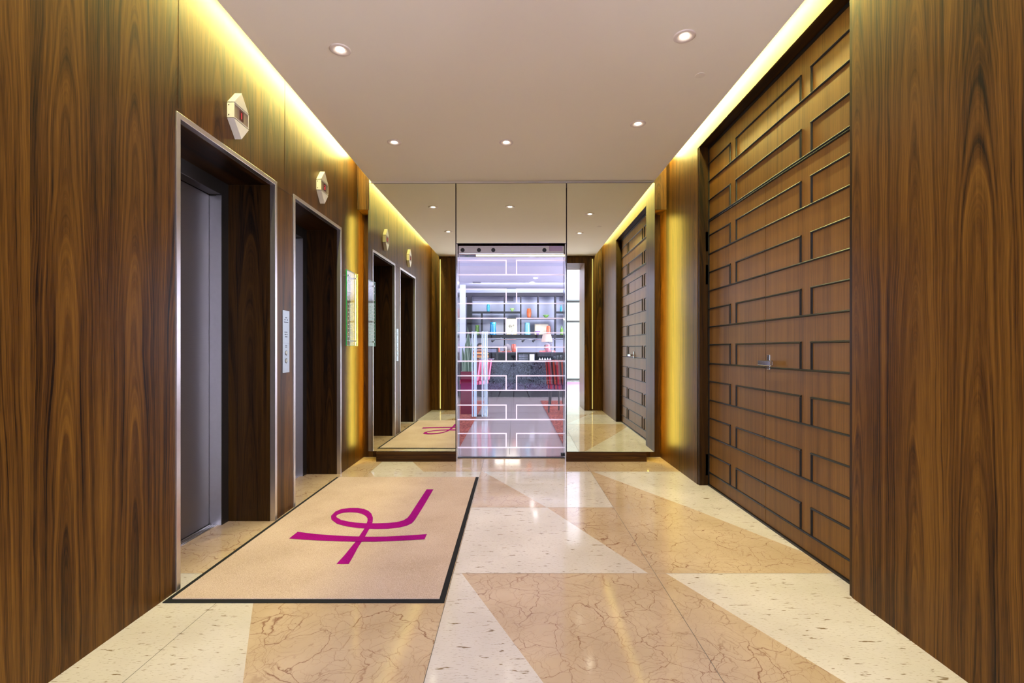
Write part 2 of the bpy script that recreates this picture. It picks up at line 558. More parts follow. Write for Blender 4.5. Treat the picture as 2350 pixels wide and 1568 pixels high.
# ---------------------------------------------------------------- walls of the lobby
w = MB()
for y0, y1 in ((YR, E1[0]), (E1[1], E2[0]), (E2[1], YB + .02)): w.box(-1.95, XL, y0, y1, 0, TOP)
w.box(-1.95, XL, E1[0], E1[1], EZ, TOP); w.box(-1.95, XL, E2[0], E2[1], EZ, TOP)
wl = w.build('wall_left', M['wood_wall'], kind='structure')
tag(wl, 'walnut veneered wall with the two lift openings', 'wall')
j = MB()
e = .0008
for y in (2.178, 3.19): j.box(XL, XL + e, y - .0012, y + .0012, EZ + .02, TOP)
j.box(XL, XL + e, E1[1], E2[0], EZ - .022, EZ - .0195)
j.build('panel_joint', M['joint'], wl)
w = MB()
w.box(XR, 1.75, YR, D0, 0, TOP); w.box(XR, 1.75, D1, YB + .02, 0, TOP); w.box(XR, 1.75, D0, D1, DZ, TOP)
w.box(1.62, 1.75, D0, D1, 0, DZ)
wr = w.build('wall_right', M['wood_wall_r'], kind='structure')
tag(wr, 'walnut veneered wall around the tall double door', 'wall')

# wall behind the mirrors, with the doorway
OX0, OX1, OZ = -0.558, 0.508, 2.109
w = MB()
w.box(-1.98, OX0, YB, YB + .12, 0, TOP); w.box(OX1, 1.78, YB, YB + .12, 0, TOP); w.box(OX0, OX1, YB, YB + .12, OZ, TOP)
tag(w.build('wall_front', M['wood_wall'], kind='structure'), 'walnut wall set back behind the floating mirrors', 'wall')
w = MB()
for x0, x1 in ((XL, -1.40), (CR, XR)): w.box(x0, x1, YM, YB, 2.433, TOP)
tag(w.build('trim_1', M['wood_wall'], kind='structure'), 'walnut filler boxes closing the ends of the ceiling coves', 'trim')

# rear wall with the portal the camera looks through (seen in the mirrors)
PX0, PX1, PZ = -1.05, 1.17, 2.577
w = MB()
w.box(-1.98, PX0 - .04, .14, YR - .06, 0, TOP); w.box(PX1 + .04, 1.78, .14, YR - .06, 0, TOP); w.box(PX0 - .04, PX1 + .04, .14, YR - .06, PZ + .04, TOP)
w.box(-1.98, -1.381, YR - .06, YR, 0, TOP); w.box(1.325, 1.78, YR - .06, YR, 0, TOP)
tag(w.build('wall_rear', M['wood_wall'], kind='structure'), 'walnut wall with the wide portal opposite the mirrors', 'wall')
w = MB()
w.box(-1.352, PX0, .12, YR + .01, 0, CZ - .03); w.box(PX1, 1.304, .12, YR + .01, 0, CZ - .03); w.box(PX0, PX1, .12, YR + .01, PZ, CZ - .03)
tag(w.build('trim_2', [M['wood_wall']], kind='structure', bevel=.002), 'dark walnut frame of the wide portal', 'trim')

# ceiling board with cove slots
w = MB(); w.box(CL, CR, YR - .02, YM + .02, CZ, CZ + .04)
w.box(-1.40, CR, YM + .02, YB, CZ, CZ + .04); w.box(-1.40, CR, YM + .012, YM + .03, 2.69, TOP)
w.box(-1.98, 1.78, 0.1, YB + .12, TOP, TOP + .05, 1)
ceil = w.build('ceiling', [M['ceiling'], M['cove_inside']], kind='structure')
tag(ceil, 'smooth taupe lobby ceiling between two light coves', 'ceiling')

# cove tubes (hidden in the slots above the ceiling board)
for nm, x, lb in (('cove_light', XL + .085, 'warm tube light in the cove above the lift wall'), ('cove_light', XR - .080, 'warm tube light in the cove above the double door')):
    o = MB().tube((x, 1.0, 2.90), (x, YM - .12, 2.90), .012, n=10).build('cove_light', emit('cove_tube', COVE_COL, COVE_E))
    tag(o, lb, 'light', 'cove lights')

# amber strips behind the mirrors and in the rear slits
am = emit('amber_strip', AMBER_COL, AMBER_E)
sl = emit('amber_slit', (1.0, 0.75, 0.22), SLIT_E)
for x, lb in ((-1.372, 'amber light strip behind the left mirror'), (1.332, 'amber light strip behind the right mirror')):
    sg = 1 if x > 0 else -1
    t = thing('light_strip', lb, 'light', (x, 4.80, 0), group='amber strips behind the mirrors')
    MB().box(-.008, .008, -.010, .008, .13, 2.40).build('diffuser', am, t)
    MB().box(-.012, .012 + (.022 if sg > 0 else 0), .010, .016, .11, 2.42).build('light_shield', M['black'], t) if sg > 0 else MB().box(-.034, .012, .010, .016, .11, 2.42).build('light_shield', M['black'], t)  # unseen shield added to keep amber light off the wall behind
    MB().box(-.014, -.010, -.012, .010, .11, 2.42).build('light_shield_side', M['black'], t) if sg > 0 else MB().box(.010, .014, -.012, .010, .11, 2.42).build('light_shield_side', M['black'], t)  # inner side of the added light shield
for x, lb in ((-1.3665, 'amber light slit left of the wide portal'), (1.3145, 'amber light slit right of the wide portal')):
    tag(MB().box(x - .006, x + .006, YR - .055, YR - .045, .02, 2.66).build('light_strip', sl), lb, 'light', 'amber slits beside the portal')

# ---------------------------------------------------------------- mirrors and plinths
YAW, PITCH = -0.0086, 0.00225
for name, x0, x1, z0, z1, lb in (
        ('wall_mirror', -1.408, OX0 - .002, .098, 2.688, 'tall mirror panel left of the glass door, reflecting the lifts'),
        ('wall_mirror', OX1 + .002, CR, .098, 2.688, 'tall mirror panel right of the glass door, reflecting the double door'),
        ('wall_mirror', OX0 + .002, OX1 - .002, OZ, 2.688, 'mirror panel above the glass door, reflecting the ceiling')):
    t = thing(name, lb, 'mirror', (0, YM, CAMH))
    t.rotation_euler = (PITCH, 0, YAW)
    MB().box(x0 + .003, x1 - .003, 0, .006, z0 - CAMH, z1 - CAMH).build('mirror_glass', M['mirror'], t)
    bd = MB()
    bd.box(x0, x1, .007, .022, z0 - CAMH, z1 - CAMH)
    for a, b in ((x0, x0 + .003), (x1 - .003, x1)): bd.box(a, b, -.001, .007, z0 - CAMH, z1 - CAMH)
    bd.box(x0 + .003, x1 - .003, -.001, .007, z1 - CAMH - .003, z1 - CAMH)
    bd.build('backing_frame', M['dark_metal'], t)
w = MB().box(-1.328, OX0, YM + .002, YB, 0, .094)
tag(w.build('baseboard_left', M['wood_x'], kind='structure', bevel=.001), 'low walnut plinth under the left mirror', 'plinth')
w = MB().box(OX1, 1.282, YM + .002, YB, 0, .094)
tag(w.build('baseboard_right', M['wood_x'], kind='structure', bevel=.001), 'low walnut plinth under the right mirror', 'plinth')


# ---------------------------------------------------------------- elevators
def elevator(name, y0, y1, label):
    t = thing(name, label, 'elevator', (XL, (y0 + y1) / 2, 0), kind='structure')
    L = lambda m: m                                     # parts are written in world coordinates, then moved back

    def put(mb, nm, mat, **kw):
        mb.v = [(x - XL, y - (y0 + y1) / 2, z) for x, y, z in mb.v]
        return mb.build(nm, mat, t, **kw)
    fw = .026; pr = .006; dp = -.027
    # metal frame: faces the lobby and returns into the opening
    put(MB().box(XL + dp, XL + pr, y0, y0 + fw, 0, EZ), 'frame_upright', M['steel'], bevel=.0012)
    put(MB().box(XL + dp, XL + pr, y1 - fw, y1, 0, EZ), 'frame_upright', M['steel'], bevel=.0012)
    put(MB().box(XL + dp, XL + pr, y0 + fw, y1 - fw, EZ - fw, EZ), 'frame_head', M['steel'], bevel=.0012)
    # wood lined reveal
    a, b = XL + dp, -1.797
    m = MB(); m.box(b, a, y0 + .012, y0 + fw + .002, 0, EZ - .012); m.box(b, a, y1 - fw - .002, y1 - .012, 0, EZ - .012)
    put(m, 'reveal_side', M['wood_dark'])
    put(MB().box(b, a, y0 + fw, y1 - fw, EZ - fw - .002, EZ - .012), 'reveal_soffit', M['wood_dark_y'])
    # bronze recess between the wood and the steel jambs
    m = MB(); m.box(-1.83, -1.797, y1 - .096, y1 - .012, 0, EZ - .01); m.box(-1.83, -1.797, y0 + .012, y0 + .096, 0, EZ - .01)
    put(m, 'recess_panel', M['dark_metal'])
    put(MB().box(-1.87, -1.797, y0 + .096, y1 - .096, 2.035, EZ - .012), 'header_panel', M['dark_metal'], bevel=.002)
    m = MB(); m.box(-1.90, -1.831, y1 - .096, y1 - .085, 0, 2.03); m.box(-1.83, -1.80, y1 - .099, y1 - .0962, 0, 2.03)
    put(m, 'jamb', M['jamb_steel'])
    m = MB(); m.box(-1.90, -1.831, y0 + .085, y0 + .096, 0, 2.03); m.box(-1.83, -1.80, y0 + .0962, y0 + .099, 0, 2.03)
    put(m, 'jamb', M['jamb_steel'])
    ym = (y0 + y1) / 2 + .03
    put(MB().box(-1.905, -1.882, y0 + .1, ym, .008, 2.034), 'door_panel', M['lift_steel'], bevel=.001)
    put(MB().box(-1.898, -1.875, ym + .003, y1 - .0985, .008, 2.034), 'door_panel', M['lift_steel'], bevel=.001)
    m = MB(); m.box(-1.905, -1.825, y0 + .0995, y1 - .0995, 0.0006, .004)
    for k in (-1.868, -1.852, -1.836): m.box(k - .003, k + .003, y0 + .0995, y1 - .0995, .004, .0065)
    put(m, 'sill', M['steel'])
    return t


elevator('door_1', E1[0], E1[1], 'nearer lift doorway with steel frame and dark wood reveal')
elevator('door_2', E2[0], E2[1], 'farther lift doorway with steel frame beside the glass sign')
tag(MB().box(-2.02, -1.951, 0.9, YB, 0, TOP).build('wall_shaft', M['joint'], kind='structure'), 'dark wall of the lift shaft', 'wall')


def lantern(yc, label, seg):
    t = thing('lift_indicator', label, 'lift indicator', (XL, yc, 2.344), group='lift floor indicators')
    out = [(-.071, -.040), (.071, -.040), (.0, -.125), (-.071, .040), (.071, .040), (.0, .125)]
    P = .037
    # top and bottom wedges and the central band
    def pr(pts, x0, x1, nm, mat, bev=.0008):
        n = len(pts); m = MB()
        vs = [(x0, y, z) for y, z in pts] + [(x1, y, z) for y, z in pts]
        m.add(vs, [tuple(range(n - 1, -1, -1)), tuple(range(n, 2 * n))] + [(i, (i + 1) % n, n + (i + 1) % n, n + i) for i in range(n)])
        return m.build(nm, mat, t, bevel=bev)
    pr([(-.071, .0435), (.071, .0435), (0, .125)], 0, P, 'upper_shell', M['lantern'])
    pr([(-.071, -.0435), (0, -.125), (.071, -.0435)], 0, P, 'lower_shell', M['lantern'])
    m = MB(); m.box(0, P - .004, -.071, .071, -.039, .039)
    for a, b in ((-.071, -.067), (.067, .071)): m.box(P - .004, P, a, b, -.039, .039)
    m.box(P - .004, P, -.067, .067, .035, .039); m.box(P - .004, P, -.067, .067, -.039, -.035)
    band = m.build('centre_band', M['lantern'], t)
    MB().box(P - .004, P - .0015, -.066, .066, -.034, .034).build('face_plate', M['face_plate'], t)
    for z in (-.026, .026): MB().tube((.010, -.0705, z), (.010, -.0735, z), .0035, n=10).build('screw', M['steel_bright'], t)
    d = MB().box(P - .0015, P, -.018, .018, -.026, .026).build('display', M['display'], t)
    s = MB(); q = .0002; hw, hh, th = .008, .016, .0028
    segs = {'a': (-hw, hw, hh - th, hh), 'g': (-hw, hw, -th / 2, th / 2), 'd': (-hw, hw, -hh, -hh + th), 'f': (-hw, -hw + th, 0, hh), 'e': (-hw, -hw + th, -hh, 0), 'b': (hw - th, hw, 0, hh), 'c': (hw - th, hw, -hh, 0)}
    if seg == '1': s.box(P, P + q, -.0025, .0025, -hh, hh)
    else:
        for k in seg: a0, a1, b0, b1 = segs[k]; s.box(P, P + q, a0, a1, b0, b1)
    s.build('digit', emit('red_led', (1.0, 0.05, 0.06), 0.9), d)
    return t


M['lantern'] = plain('pale_satin_aluminium', (0.62, 0.56, 0.52), 0.5, 0.35)
M['face_plate'] = plain('warm_grey_plate', (0.30, 0.22, 0.17), 0.4, 0.5)
M['display'] = plain('dark_red_display', (0.05, 0.002, 0.004), 0.2)
lantern(2.617, 'angular metal floor indicator above the nearer lift', '1')
lantern(3.768, 'angular metal floor indicator above the farther lift', 'adbegc')

# call panel
t = thing('call_panel', 'slim steel lift call panel between the two lifts', 'call panel', (XL, 3.2, 1.134))
MB().box(0, .004, -.046, .046, -.205, .205).build('plate', plain('brushed_steel_plate', (0.36, 0.41, 0.46), 0.45, 0.6), t, bevel=.001)
m = MB(); rnd = random.Random(3)
for z, n in ((.158, 3), (.144, 6), (.128, 7), (.062, 6), (.047, 5), (.032, 4), (-.026, 3), (-.036, 3)):
    wtot = n * .0085
    for k in range(n):
        if rnd.random() < .15: continue
        a = -wtot / 2 + k * .0085; m.box(.004, .0044, a, a + .0065, z - .003, z + .003)
m.box(.004, .0043, -.045, .045, -.0095, -.0085)
m.build('engraved_text', M['grey_text'], t)
for z in (-.075, -.127):
    b = MB().tube((.004, 0, z), (.0085, 0, z), .0135, .0125, n=24).build('call_button', M['steel_bright'], t)
    MB().tube((.004, 0, z), (.0052, 0, z), .0165, n=24).build('button_ring', M['black'], b)

# glass sign
t = thing('glass_sign', 'clear glass directory sign with green edges beside the farther lift', 'sign', (XL, 4.40, 1.4515))
MB().box(.034, .042, -.146, .146, -.333, .333).build('glass_plate', M['sign_glass'], t)
m = MB(); ge = .003
m.box(.0335, .0425, -.149, -.146, -.336, .336); m.box(.0335, .0425, .146, .149, -.336, .336)
m.box(.0335, .0425, -.146, .146, .333, .336); m.box(.0335, .0425, -.146, .146, -.336, -.333)
m.build('glass_edge', plain('green_glass_edge', (0.03, 0.30, 0.08), 0.15, spec=0.8), t)
for yy in (-.10, .10):
    for zz in (-.29, .29): MB().tube((0, yy, zz), (.046, yy, zz), .008, n=12).build('standoff', M['steel_bright'], t)
m = MB()
for r in range(15):
    z = .25 - r * .036
    if r == 2: continue
    n = 4 if r == 0 else rnd.randint(3, 8)
    m.box(.0425, .0428, -.115, -.107, z - .005, z + .005)
    for k in range(n):
        a = -.075 + k * .0125; m.box(.0425, .0428, a, a + .006, z - .003, z + .003)
m.build('lettering', M['white'], t)

# ---------------------------------------------------------------- double door on the right
t = thing('door_3', 'tall dark double door with black relief mouldings', 'door', (XD, (D0 + D1) / 2, 0), kind='structure')
YC = (D0 + D1) / 2


def dput(mb, nm, mat, parent=None, **kw):
    mb.v = [(x - XD, y - YC, z) for x, y, z in mb.v]
    return mb.build(nm, mat, parent or t, **kw)


SEAM = 2.988; TR = 2.098
A0, A1 = D0 + .024, D1 - .03
rows = [(.105, .251), (.390, .537), (.681, .829), (.971, 1.119), (1.261, 1.405), (1.547, 1.694), (1.840, 1.988)]
rowsT = [(2.112, 2.268), (2.419, 2.560)]
u1, u2, u3, u4 = 2.528, 2.613, 3.38, 3.466
TH = .012


def mould(m, y0, y1, z0, z1, p=.009):            # a half-round-ish bar on the door face
    x = XD
    if (y1 - y0) > (z1 - z0):
        pts = [(0, z0), (p * .7, z0 + (z1 - z0) * .15), (p, (z0 + z1) / 2), (p * .7, z1 - (z1 - z0) * .15), (0, z1)]
        vs = [(x - a, y0, b) for a, b in pts] + [(x - a, y1, b) for a, b in pts]
    else:
        pts = [(0, y0), (p * .7, y0 + (y1 - y0) * .15), (p, (y0 + y1) / 2), (p * .7, y1 - (y1 - y0) * .15), (0, y1)]
        vs = [(x - a, b, z0) for a, b in pts] + [(x - a, b, z1) for a, b in pts]
    n = 5
    m.add(vs, [tuple(range(n - 1, -1, -1)), tuple(range(n, 2 * n))] + [(i, (i + 1) % n, n + (i + 1) % n, n + i) for i in range(n)])


def mouldings(ya, yb, rs):
    m = MB()
    h = TH / 2
    for zb, zt in rs:
        mould(m, ya, yb, zb - h, zb + h)
        for r0, r1 in ((A0, u1), (u2, u3), (u4, A1)):
            s0, s1 = max(r0, ya), min(r1, yb)
            if s1 - s0 < .01: continue
            mould(m, s0, s1, zt - h, zt + h)
            if r0 >= ya and r0 != A0: mould(m, r0, r0 + TH, zb + h, zt - h)
            if r1 <= yb and r1 != A1: mould(m, r1 - TH, r1, zb + h, zt - h)
    return m


for ya, yb, nm, lb in ((A0, SEAM - .002, 'door_leaf', 'nearer leaf carrying the lever'), (SEAM + .002, A1, 'door_leaf', 'farther leaf')):
    lf = dput(MB().box(XD, XD + .045, ya, yb, .012, TR - .004), nm, M['wood_door'], bevel=.001)
    lf['label'] = lb
    mm = mouldings(ya, yb, rows); mm.v = [(x - XD, y - YC, z) for x, y, z in mm.v]; mm.build('moulding', M['black_mould'], lf)
    if yb > SEAM + .1:
        for z0, z1 in ((.08, .25), (1.60, 1.756), (1.864, 2.02)):
            h = MB().box(XD - .028, XD - .002, A1 + .002, A1 + .022, z0, z1); h.v = [(x - XD, y - YC, z) for x, y, z in h.v]
            h.build('hinge', M['black'], lf)
    else:
        # lever handle with its keep
        hp = MB().tube((XD, SEAM - .045, 1.003), (XD - .05, SEAM - .045, 1.003), .009, n=14)
        hp.box(XD - .008, XD, SEAM - .062, SEAM - .028, .96, 1.05)
        hp.v = [(x - XD, y - YC, z) for x, y, z in hp.v]
        hd = hp.build('door_handle', M['steel_bright'], lf, bevel=.002)
        lv = MB().box(XD - .062, XD - .044, SEAM - .175, SEAM - .02, .983, 1.017)
        lv.v = [(x - XD, y - YC, z) for x, y, z in lv.v]; lv.build('lever', M['steel_bright'], hd, bevel=.006, segs=3)
lf = dput(MB().box(XD, XD + .045, SEAM + .004, SEAM + .03, 1.0, 1.01), 'lock_keep', M['steel_bright'])
tp = dput(MB().box(XD, XD + .045, A0, A1, TR, DZ - .004), 'transom_panel', M['wood_door'])
mm = mouldings(A0, A1, rowsT); mould(mm, A0, A1, TR - .004, TR + .006); mm.v = [(x - XD, y - YC, z) for x, y, z in mm.v]; mm.build('moulding', M['black_mould'], tp)
fr = MB(); fr.box(XR + .004, XD + .045, D0, A0 - .002, 0, DZ); fr.box(XR + .004, XD + .045, A1 + .002, D1, 0, DZ); 
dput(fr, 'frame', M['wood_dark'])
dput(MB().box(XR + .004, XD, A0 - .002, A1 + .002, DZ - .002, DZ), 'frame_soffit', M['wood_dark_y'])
gk = MB(); gk.box(XD - .010, XD, A1 - .005, A1 + .001, 0, DZ); gk.box(XD - .012, XD, A0, A1, DZ - .02, DZ - .008); gk.box(XD - .012, XD + .04, A0, A1, 0.0005, .011)
dput(gk, 'gasket', M['black_mould'])

# ---------------------------------------------------------------- downlights
t0 = None
LAB = ['nearer left ceiling downlight', 'farther left ceiling downlight near the mirrors', 'centre ceiling downlight near the glass door', 'farther right ceiling downlight near the mirrors', 'nearer right ceiling downlight']
down_m = emit('downlight_lens', DOWN_COL, DOWN_E)
M['trim_ring'] = plain('taupe_trim_ring', (0.78, 0.68, 0.58), 0.5)
for (x, y), lb in zip(((-.942, 2.626), (-.938, 3.80), (-.058, 3.80), (.895, 3.486), (.887, 2.513)), LAB):
    if t0 is None:
        t0 = thing('downlight', lb, 'ceiling light', (x, y, CZ), group='recessed ceiling downlights')
        MB().lathe([(.056, 0), (.056, -.003), (.052, -.0055), (.040, -.0045), (.024, -.0015), (.023, 0)], n=40, cap=False).build('trim_ring', M['trim_ring'], t0, smooth=True)
        MB().lathe([(.0001, -.0012), (.0210, -.0012), (.0220, -.0002)], n=32, cap=False).build('lens', down_m, t0)
    else:
        c = copy_tree(t0); c.location = (x, y, CZ); c['label'] = lb
    sd = bpy.data.lights.new('downlight_lamp', 'SPOT'); sd.energy = DOWN_W; sd.color = DOWN_COL
    sd.spot_size = math.radians(118); sd.spot_blend = 1.0; sd.shadow_soft_size = .02
    so = bpy.data.objects.new('downlight_lamp', sd); C.objects.link(so); so.location = (x, y, CZ - .03)
x, y = (1607 - 1179) / F * F * 1.63 / (803 - 173), F * 1.63 / (803 - 173)
o = MB().lathe([(.030, 0), (.029, -.002), (.0001, -.0025)], n=28).build('blanking_plate', plain('taupe_cap', (0.80, 0.73, 0.59), .8), loc=(x, y, CZ))
tag(o, 'small round taupe blanking cap in the ceiling beside the nearer right downlight', 'blanking plate')

# ---------------------------------------------------------------- entrance mat with emblem
MX0, MX1, MY0, MY1 = -1.497, -.296, 2.06, 4.09
t = thing('floor_mat', 'beige lobby mat with black rubber edge and magenta ribbon emblem', 'mat', ((MX0 + MX1) / 2, (MY0 + MY1) / 2, 0))
cx, cy = (MX0 + MX1) / 2, (MY0 + MY1) / 2
m = MB(); bw = .024
m.box(MX0 - cx, MX1 - cx, MY0 - cy, MY1 - cy, 0.0006, .004)
m.build('rubber_edge', M['rubber'], t, bevel=.001)
hx, hy = (MX1 - MX0) / 2 - bw, (MY1 - MY0) / 2 - bw
MB().box(-hx, hx, -hy, hy + .01, .0041, .0085).build('pile', M['mat_pile'], t, bevel=.002)
ZM = .0086


def mpt(u, v):                     # position on the mat of a point measured on its photographed emblem
    px, py = 640 + u / 4.896, 1090 + v / 4.896
    k = (CAMH - ZM) / (py - 803)
    return ((px - 1179) * k - cx, F * k - cy)


def grow(a, b): return (a[0] + (a[0] - b[0]) * .08, a[1] + (a[1] - b[1]) * .08)


def ribbon(m, A, B, dz=.0012):
    for (a0, a1), (b0, b1) in zip(zip(A, A[1:]), zip(B, B[1:])):
        q = [mpt(*w) for w in (grow(a0, b0), grow(b0, a0), grow(b1, a1), grow(a1, b1))]
        m.add([(x, y, ZM + dz) for x, y in q], [(0, 1, 2, 3)])


A = [(205, 648), (400, 672), (600, 687), (800, 697), (1000, 702), (1200, 700), (1400, 690), (1560, 680), (1662, 672)]
B = [(122, 713), (300, 727), (500, 738), (700, 746), (900, 750), (1100, 749), (1300, 742), (1500, 731), (1638, 723)]
m = MB(); ribbon(m, A, B, .0015)
A = [(655, 1005), (740, 910), (820, 810), (880, 735), (925, 665), (965, 605), (985, 560), (1000, 520), (1000, 490), (980, 462), (940, 438), (880, 423), (800, 419), (730, 424), (670, 440), (643, 460), (645, 478), (690, 508), (760, 526), (850, 541), (960, 550), (1100, 551), (1230, 547), (1330, 537), (1400, 518), (1448, 490), (1480, 450), (1560, 325), (1665, 165)]
B = [(775, 1005), (830, 915), (885, 815), (935, 740), (967, 690), (1005, 622), (1032, 575), (1050, 530), (1053, 485), (1035, 440), (1000, 408), (950, 388), (880, 377), (790, 378), (700, 390), (635, 418), (590, 465), (598, 505), (660, 550), (760, 577), (900, 597), (1080, 607), (1230, 604), (1350, 590), (1430, 571), (1490, 542), (1530, 498), (1610, 370), (1732, 165)]
ribbon(m, A[:8], B[:8], .0009); ribbon(m, A[7:], B[7:], .0012)
m.build('emblem', M['logo_pile'], t)

# ---------------------------------------------------------------- glass door
YG = 4.83
t = thing('door_4', 'sliding glass door with white frosted line pattern', 'door', (0, YG, 0), kind='structure')
g = MB().box(-.545, .497, -.005, .005, .012, 2.0).build('glass_pane', M['door_glass'], t)


def GX(px): return (px - 1179) / F * YG


def GZ(py): return CAMH - (py - 803) / F * YG


m = MB(); lw = .0065
bands = [(598, 631), (664, 697), (731, 764), (797, 829), (862.5, 896), (930, 963), (995, 1027)]
for a, b in bands:
    za, zb = GZ(a), GZ(b)
    m.box(-.545, .497, -.0068, -.0052, zb - lw, zb + lw)
    m.box(-.545, GX(1163), -.0068, -.0052, za - lw, za + lw); m.box(GX(1184), .497, -.0068, -.0052, za - lw, za + lw)
    m.box(GX(1163) - 2 * lw, GX(1163), -.0068, -.0052, zb + lw, za - lw); m.box(GX(1184), GX(1184) + 2 * lw, -.0068, -.0052, zb + lw, za - lw)
m.build('frosted_lines', M['frost'], g)
m = MB(); m.box(-.558, -.546, YM + .03 - YG, .035, 0, OZ); m.build('frame_upright', M['steel_bright'], t)
m = MB(); m.box(.498, .508, YM + .03 - YG, .035, 0, OZ); m.build('frame_upright', M['steel_bright'], t)
MB().box(.47, .497, -.02, .02, .02, .05).build('floor_guide', M['black'], t, bevel=.003)
MB().box(-.546, .498, -.02, .03, .0006, .009).build('threshold', M['dark_metal'], t)
# header with chrome gear
hd = MB().box(-.546, .498, -.10, .04, 2.012, OZ - .004).build('header', plain('chrome_header', (0.45, 0.45, 0.52), 0.08, 1.0), t, bevel=.01, segs=3)
m = MB()
for x in (-.50, -.34, -.20, .30): m.tube((x, -.104, 2.055), (x, -.09, 2.055), .02, n=16)
m.build('roller', M['black'], hd)
MB().box(.345, .475, -.106, -.1, 2.045, 2.095).build('closer_cover', plain('lilac_cover', (0.55, 0.42, 0.62), 0.4), hd, bevel=.002)
MB().box(-.37, .497, -.095, -.07, 1.999, 2.0118).build('warm_light_bar', emit('warm_bar', (1.0, 0.72, 0.38), 1.3), hd)

# ---------------------------------------------------------------- bar room beyond the glass door
o = MB().box(-4.0, 4.5, 4.85, 14.0, -.06, 0).build('floor_bar', M['tile_bar'], kind='structure')
tag(o, 'polished grey tile floor of the bar beyond the glass door', 'floor')
m = MB()
for x in (-.292, .30 - .292 - .02): pass
for x in (-1.19, -.045, 1.1): m.box(x - .002, x + .002, 4.99, 11.0, 0.0001, .0005)
for y in (5.9, 7.1, 8.3, 9.5): m.box(-2.5, 3, y - .002, y + .002, 0.0001, .0004)
m.build('tile_joint', M['grout'], o)
tag(MB().box(-4.0, 4.5, 13.3, 13.42, 0, 2.75).build('wall_bar_back', M['bar_wall'], kind='structure'), 'pale grey-blue wall behind the bar shelves', 'wall')
tag(MB().box(-4.1, -4.0, 4.99, 13.4, 0, 2.75).build('wall_bar_left', M['bar_wall'], kind='structure'), 'pale left wall of the bar', 'wall')
tag(MB().box(4.5, 4.6, 4.99, 13.4, 0, 2.75).build('wall_bar_right', M['bar_wall'], kind='structure'), 'pale right wall of the bar', 'wall')
m = MB(); m.box(-4.1, 4.6, 4.99, 13.42, 2.75, 2.85)
tag(m.build('ceiling_bar', M['bar_ceiling'], kind='structure'), 'pale lavender ceiling of the bar', 'ceiling')
m = MB()
for y0, y1 in ((8.0, 8.5), (9.3, 9.75)): m.box(-4.0, 4.5, y0, y1, 2.69, 2.75)
tag(m.build('trim_3', M['bar_ceiling'], kind='structure'), 'shallow beams across the bar ceiling', 'trim')
tag(MB().box(-1.39, -1.245, 12.4, 12.55, 0, 2.75).build('trim_4', M['bar_wall'], kind='structure'), 'pale square column left of the bar shelves', 'column')


def BX(px, Y): return (px - 1179) / F * Y


def BZ(py, Y): return CAMH - (py - 803) / F * Y


# bar counter
t = thing('bar_counter', 'dark green marble bar counter with black riser shelf', 'bar counter', (0, 11.3, 0))
MB().box(-.60, 2.6, -.30, .30, .14, .80).build('front', M['bar_stone'], t)
MB().box(-2.2, -.602, -.2, .3, .02, .80).build('side_cabinet', M['black'], t)
MB().box(-.58, 2.58, -.24, .28, 0.0, .14).build('kick', M['black'], t)
MB().box(-2.2, 2.62, -.34, .32, .80, .83).build('worktop', plain('pale_worktop', (0.35, 0.36, 0.42), 0.2), t)
m = MB()
for x in (-.55, -.2, .25, .9, 1.5): m.box(x - .015, x + .015, .02, .28, .83, 1.0)
m.box(-.6, 2.6, .24, .27, .83, 1.0); m.build('riser', M['black'], t)
MB().box(-.62, 2.62, .0, .30, 1.0, 1.025).build('riser_shelf', plain('glossy_dark_shelf', (0.08, 0.07, 0.08), 0.15), t)

# back shelves
Y = 13.0
t = thing('wall_shelf', 'black-brown grid shelving unit on the wall behind the bar', 'shelf', (0, Y, 0))


def sh(x0, x1, y0, y1): return BX(x0, Y), BX(x1, Y), BZ(y1, Y), BZ(y0, Y)


def bar_(nm, x0, x1, y0, y1, d0=-.15, d1=.15):
    a, b, c, d = sh(x0, x1, y0, y1); return MB().box(a, b, d0, d1, c, d).build(nm, M['bar_frame'], t)


bar_('top_beam', 1040, 1330, 673.5, 680.5)
bar_('bottom_beam', 1040, 1330, 769, 776)
bar_('post', 1073, 1083, 680.6, 768.9, -.17)
for x, y0, y1 in ((1106, 719, 768.9), (1157.5, 680.6, 768.9), (1195, 680.6, 768.9), (1234.5, 680.6, 729.8), (1274, 680.6, 768.9), (1312, 680.6, 768.9), (1057, 680.6, 768.9)):
    bar_('upright', x - 1.5, x + 1.5, y0, y1)
for x0, x1, y0 in ((1083, 1156, 716), (1159, 1193.5, 716), (1196.5, 1272.5, 730), (1275.5, 1310.5, 716), (1040, 1055.5, 728)):
    bar_('shelf_board', x0, x1, y0, y0 + 3)
for x in (1157.5, 1274): 
    a, b, c, d = sh(x - 1.5, x + 1.5, 776.1, 840); MB().box(a, b, .1, .15, c, d).build('lower_upright', M['bar_frame'], t)
# ventilation grilles behind
for x0, x1, lb in ((1086, 1178, 'long grey ventilation grille in the wall above the teal vase'), (1284, 1306, 'short grey ventilation grille at the right of the shelves')):
    g = thing('vent_grille', lb, 'grille', (BX((x0 + x1) / 2, 13.29), 13.29, BZ(686.5, 13.29)))
    hw = BX(x1, 13.29) - BX(x0, 13.29); hw /= 2
    MB().box(-hw, hw, -.01, .01, -.055, .055).build('frame', M['grille'], g)
    m = MB()
    for k in range(5): m.box(-hw + .01, hw - .01, -.018, -.01, -.045 + k * .022, -.038 + k * .022)
    m.build('slat', plain('light_slat', (0.3, 0.3, 0.36), .5), g)


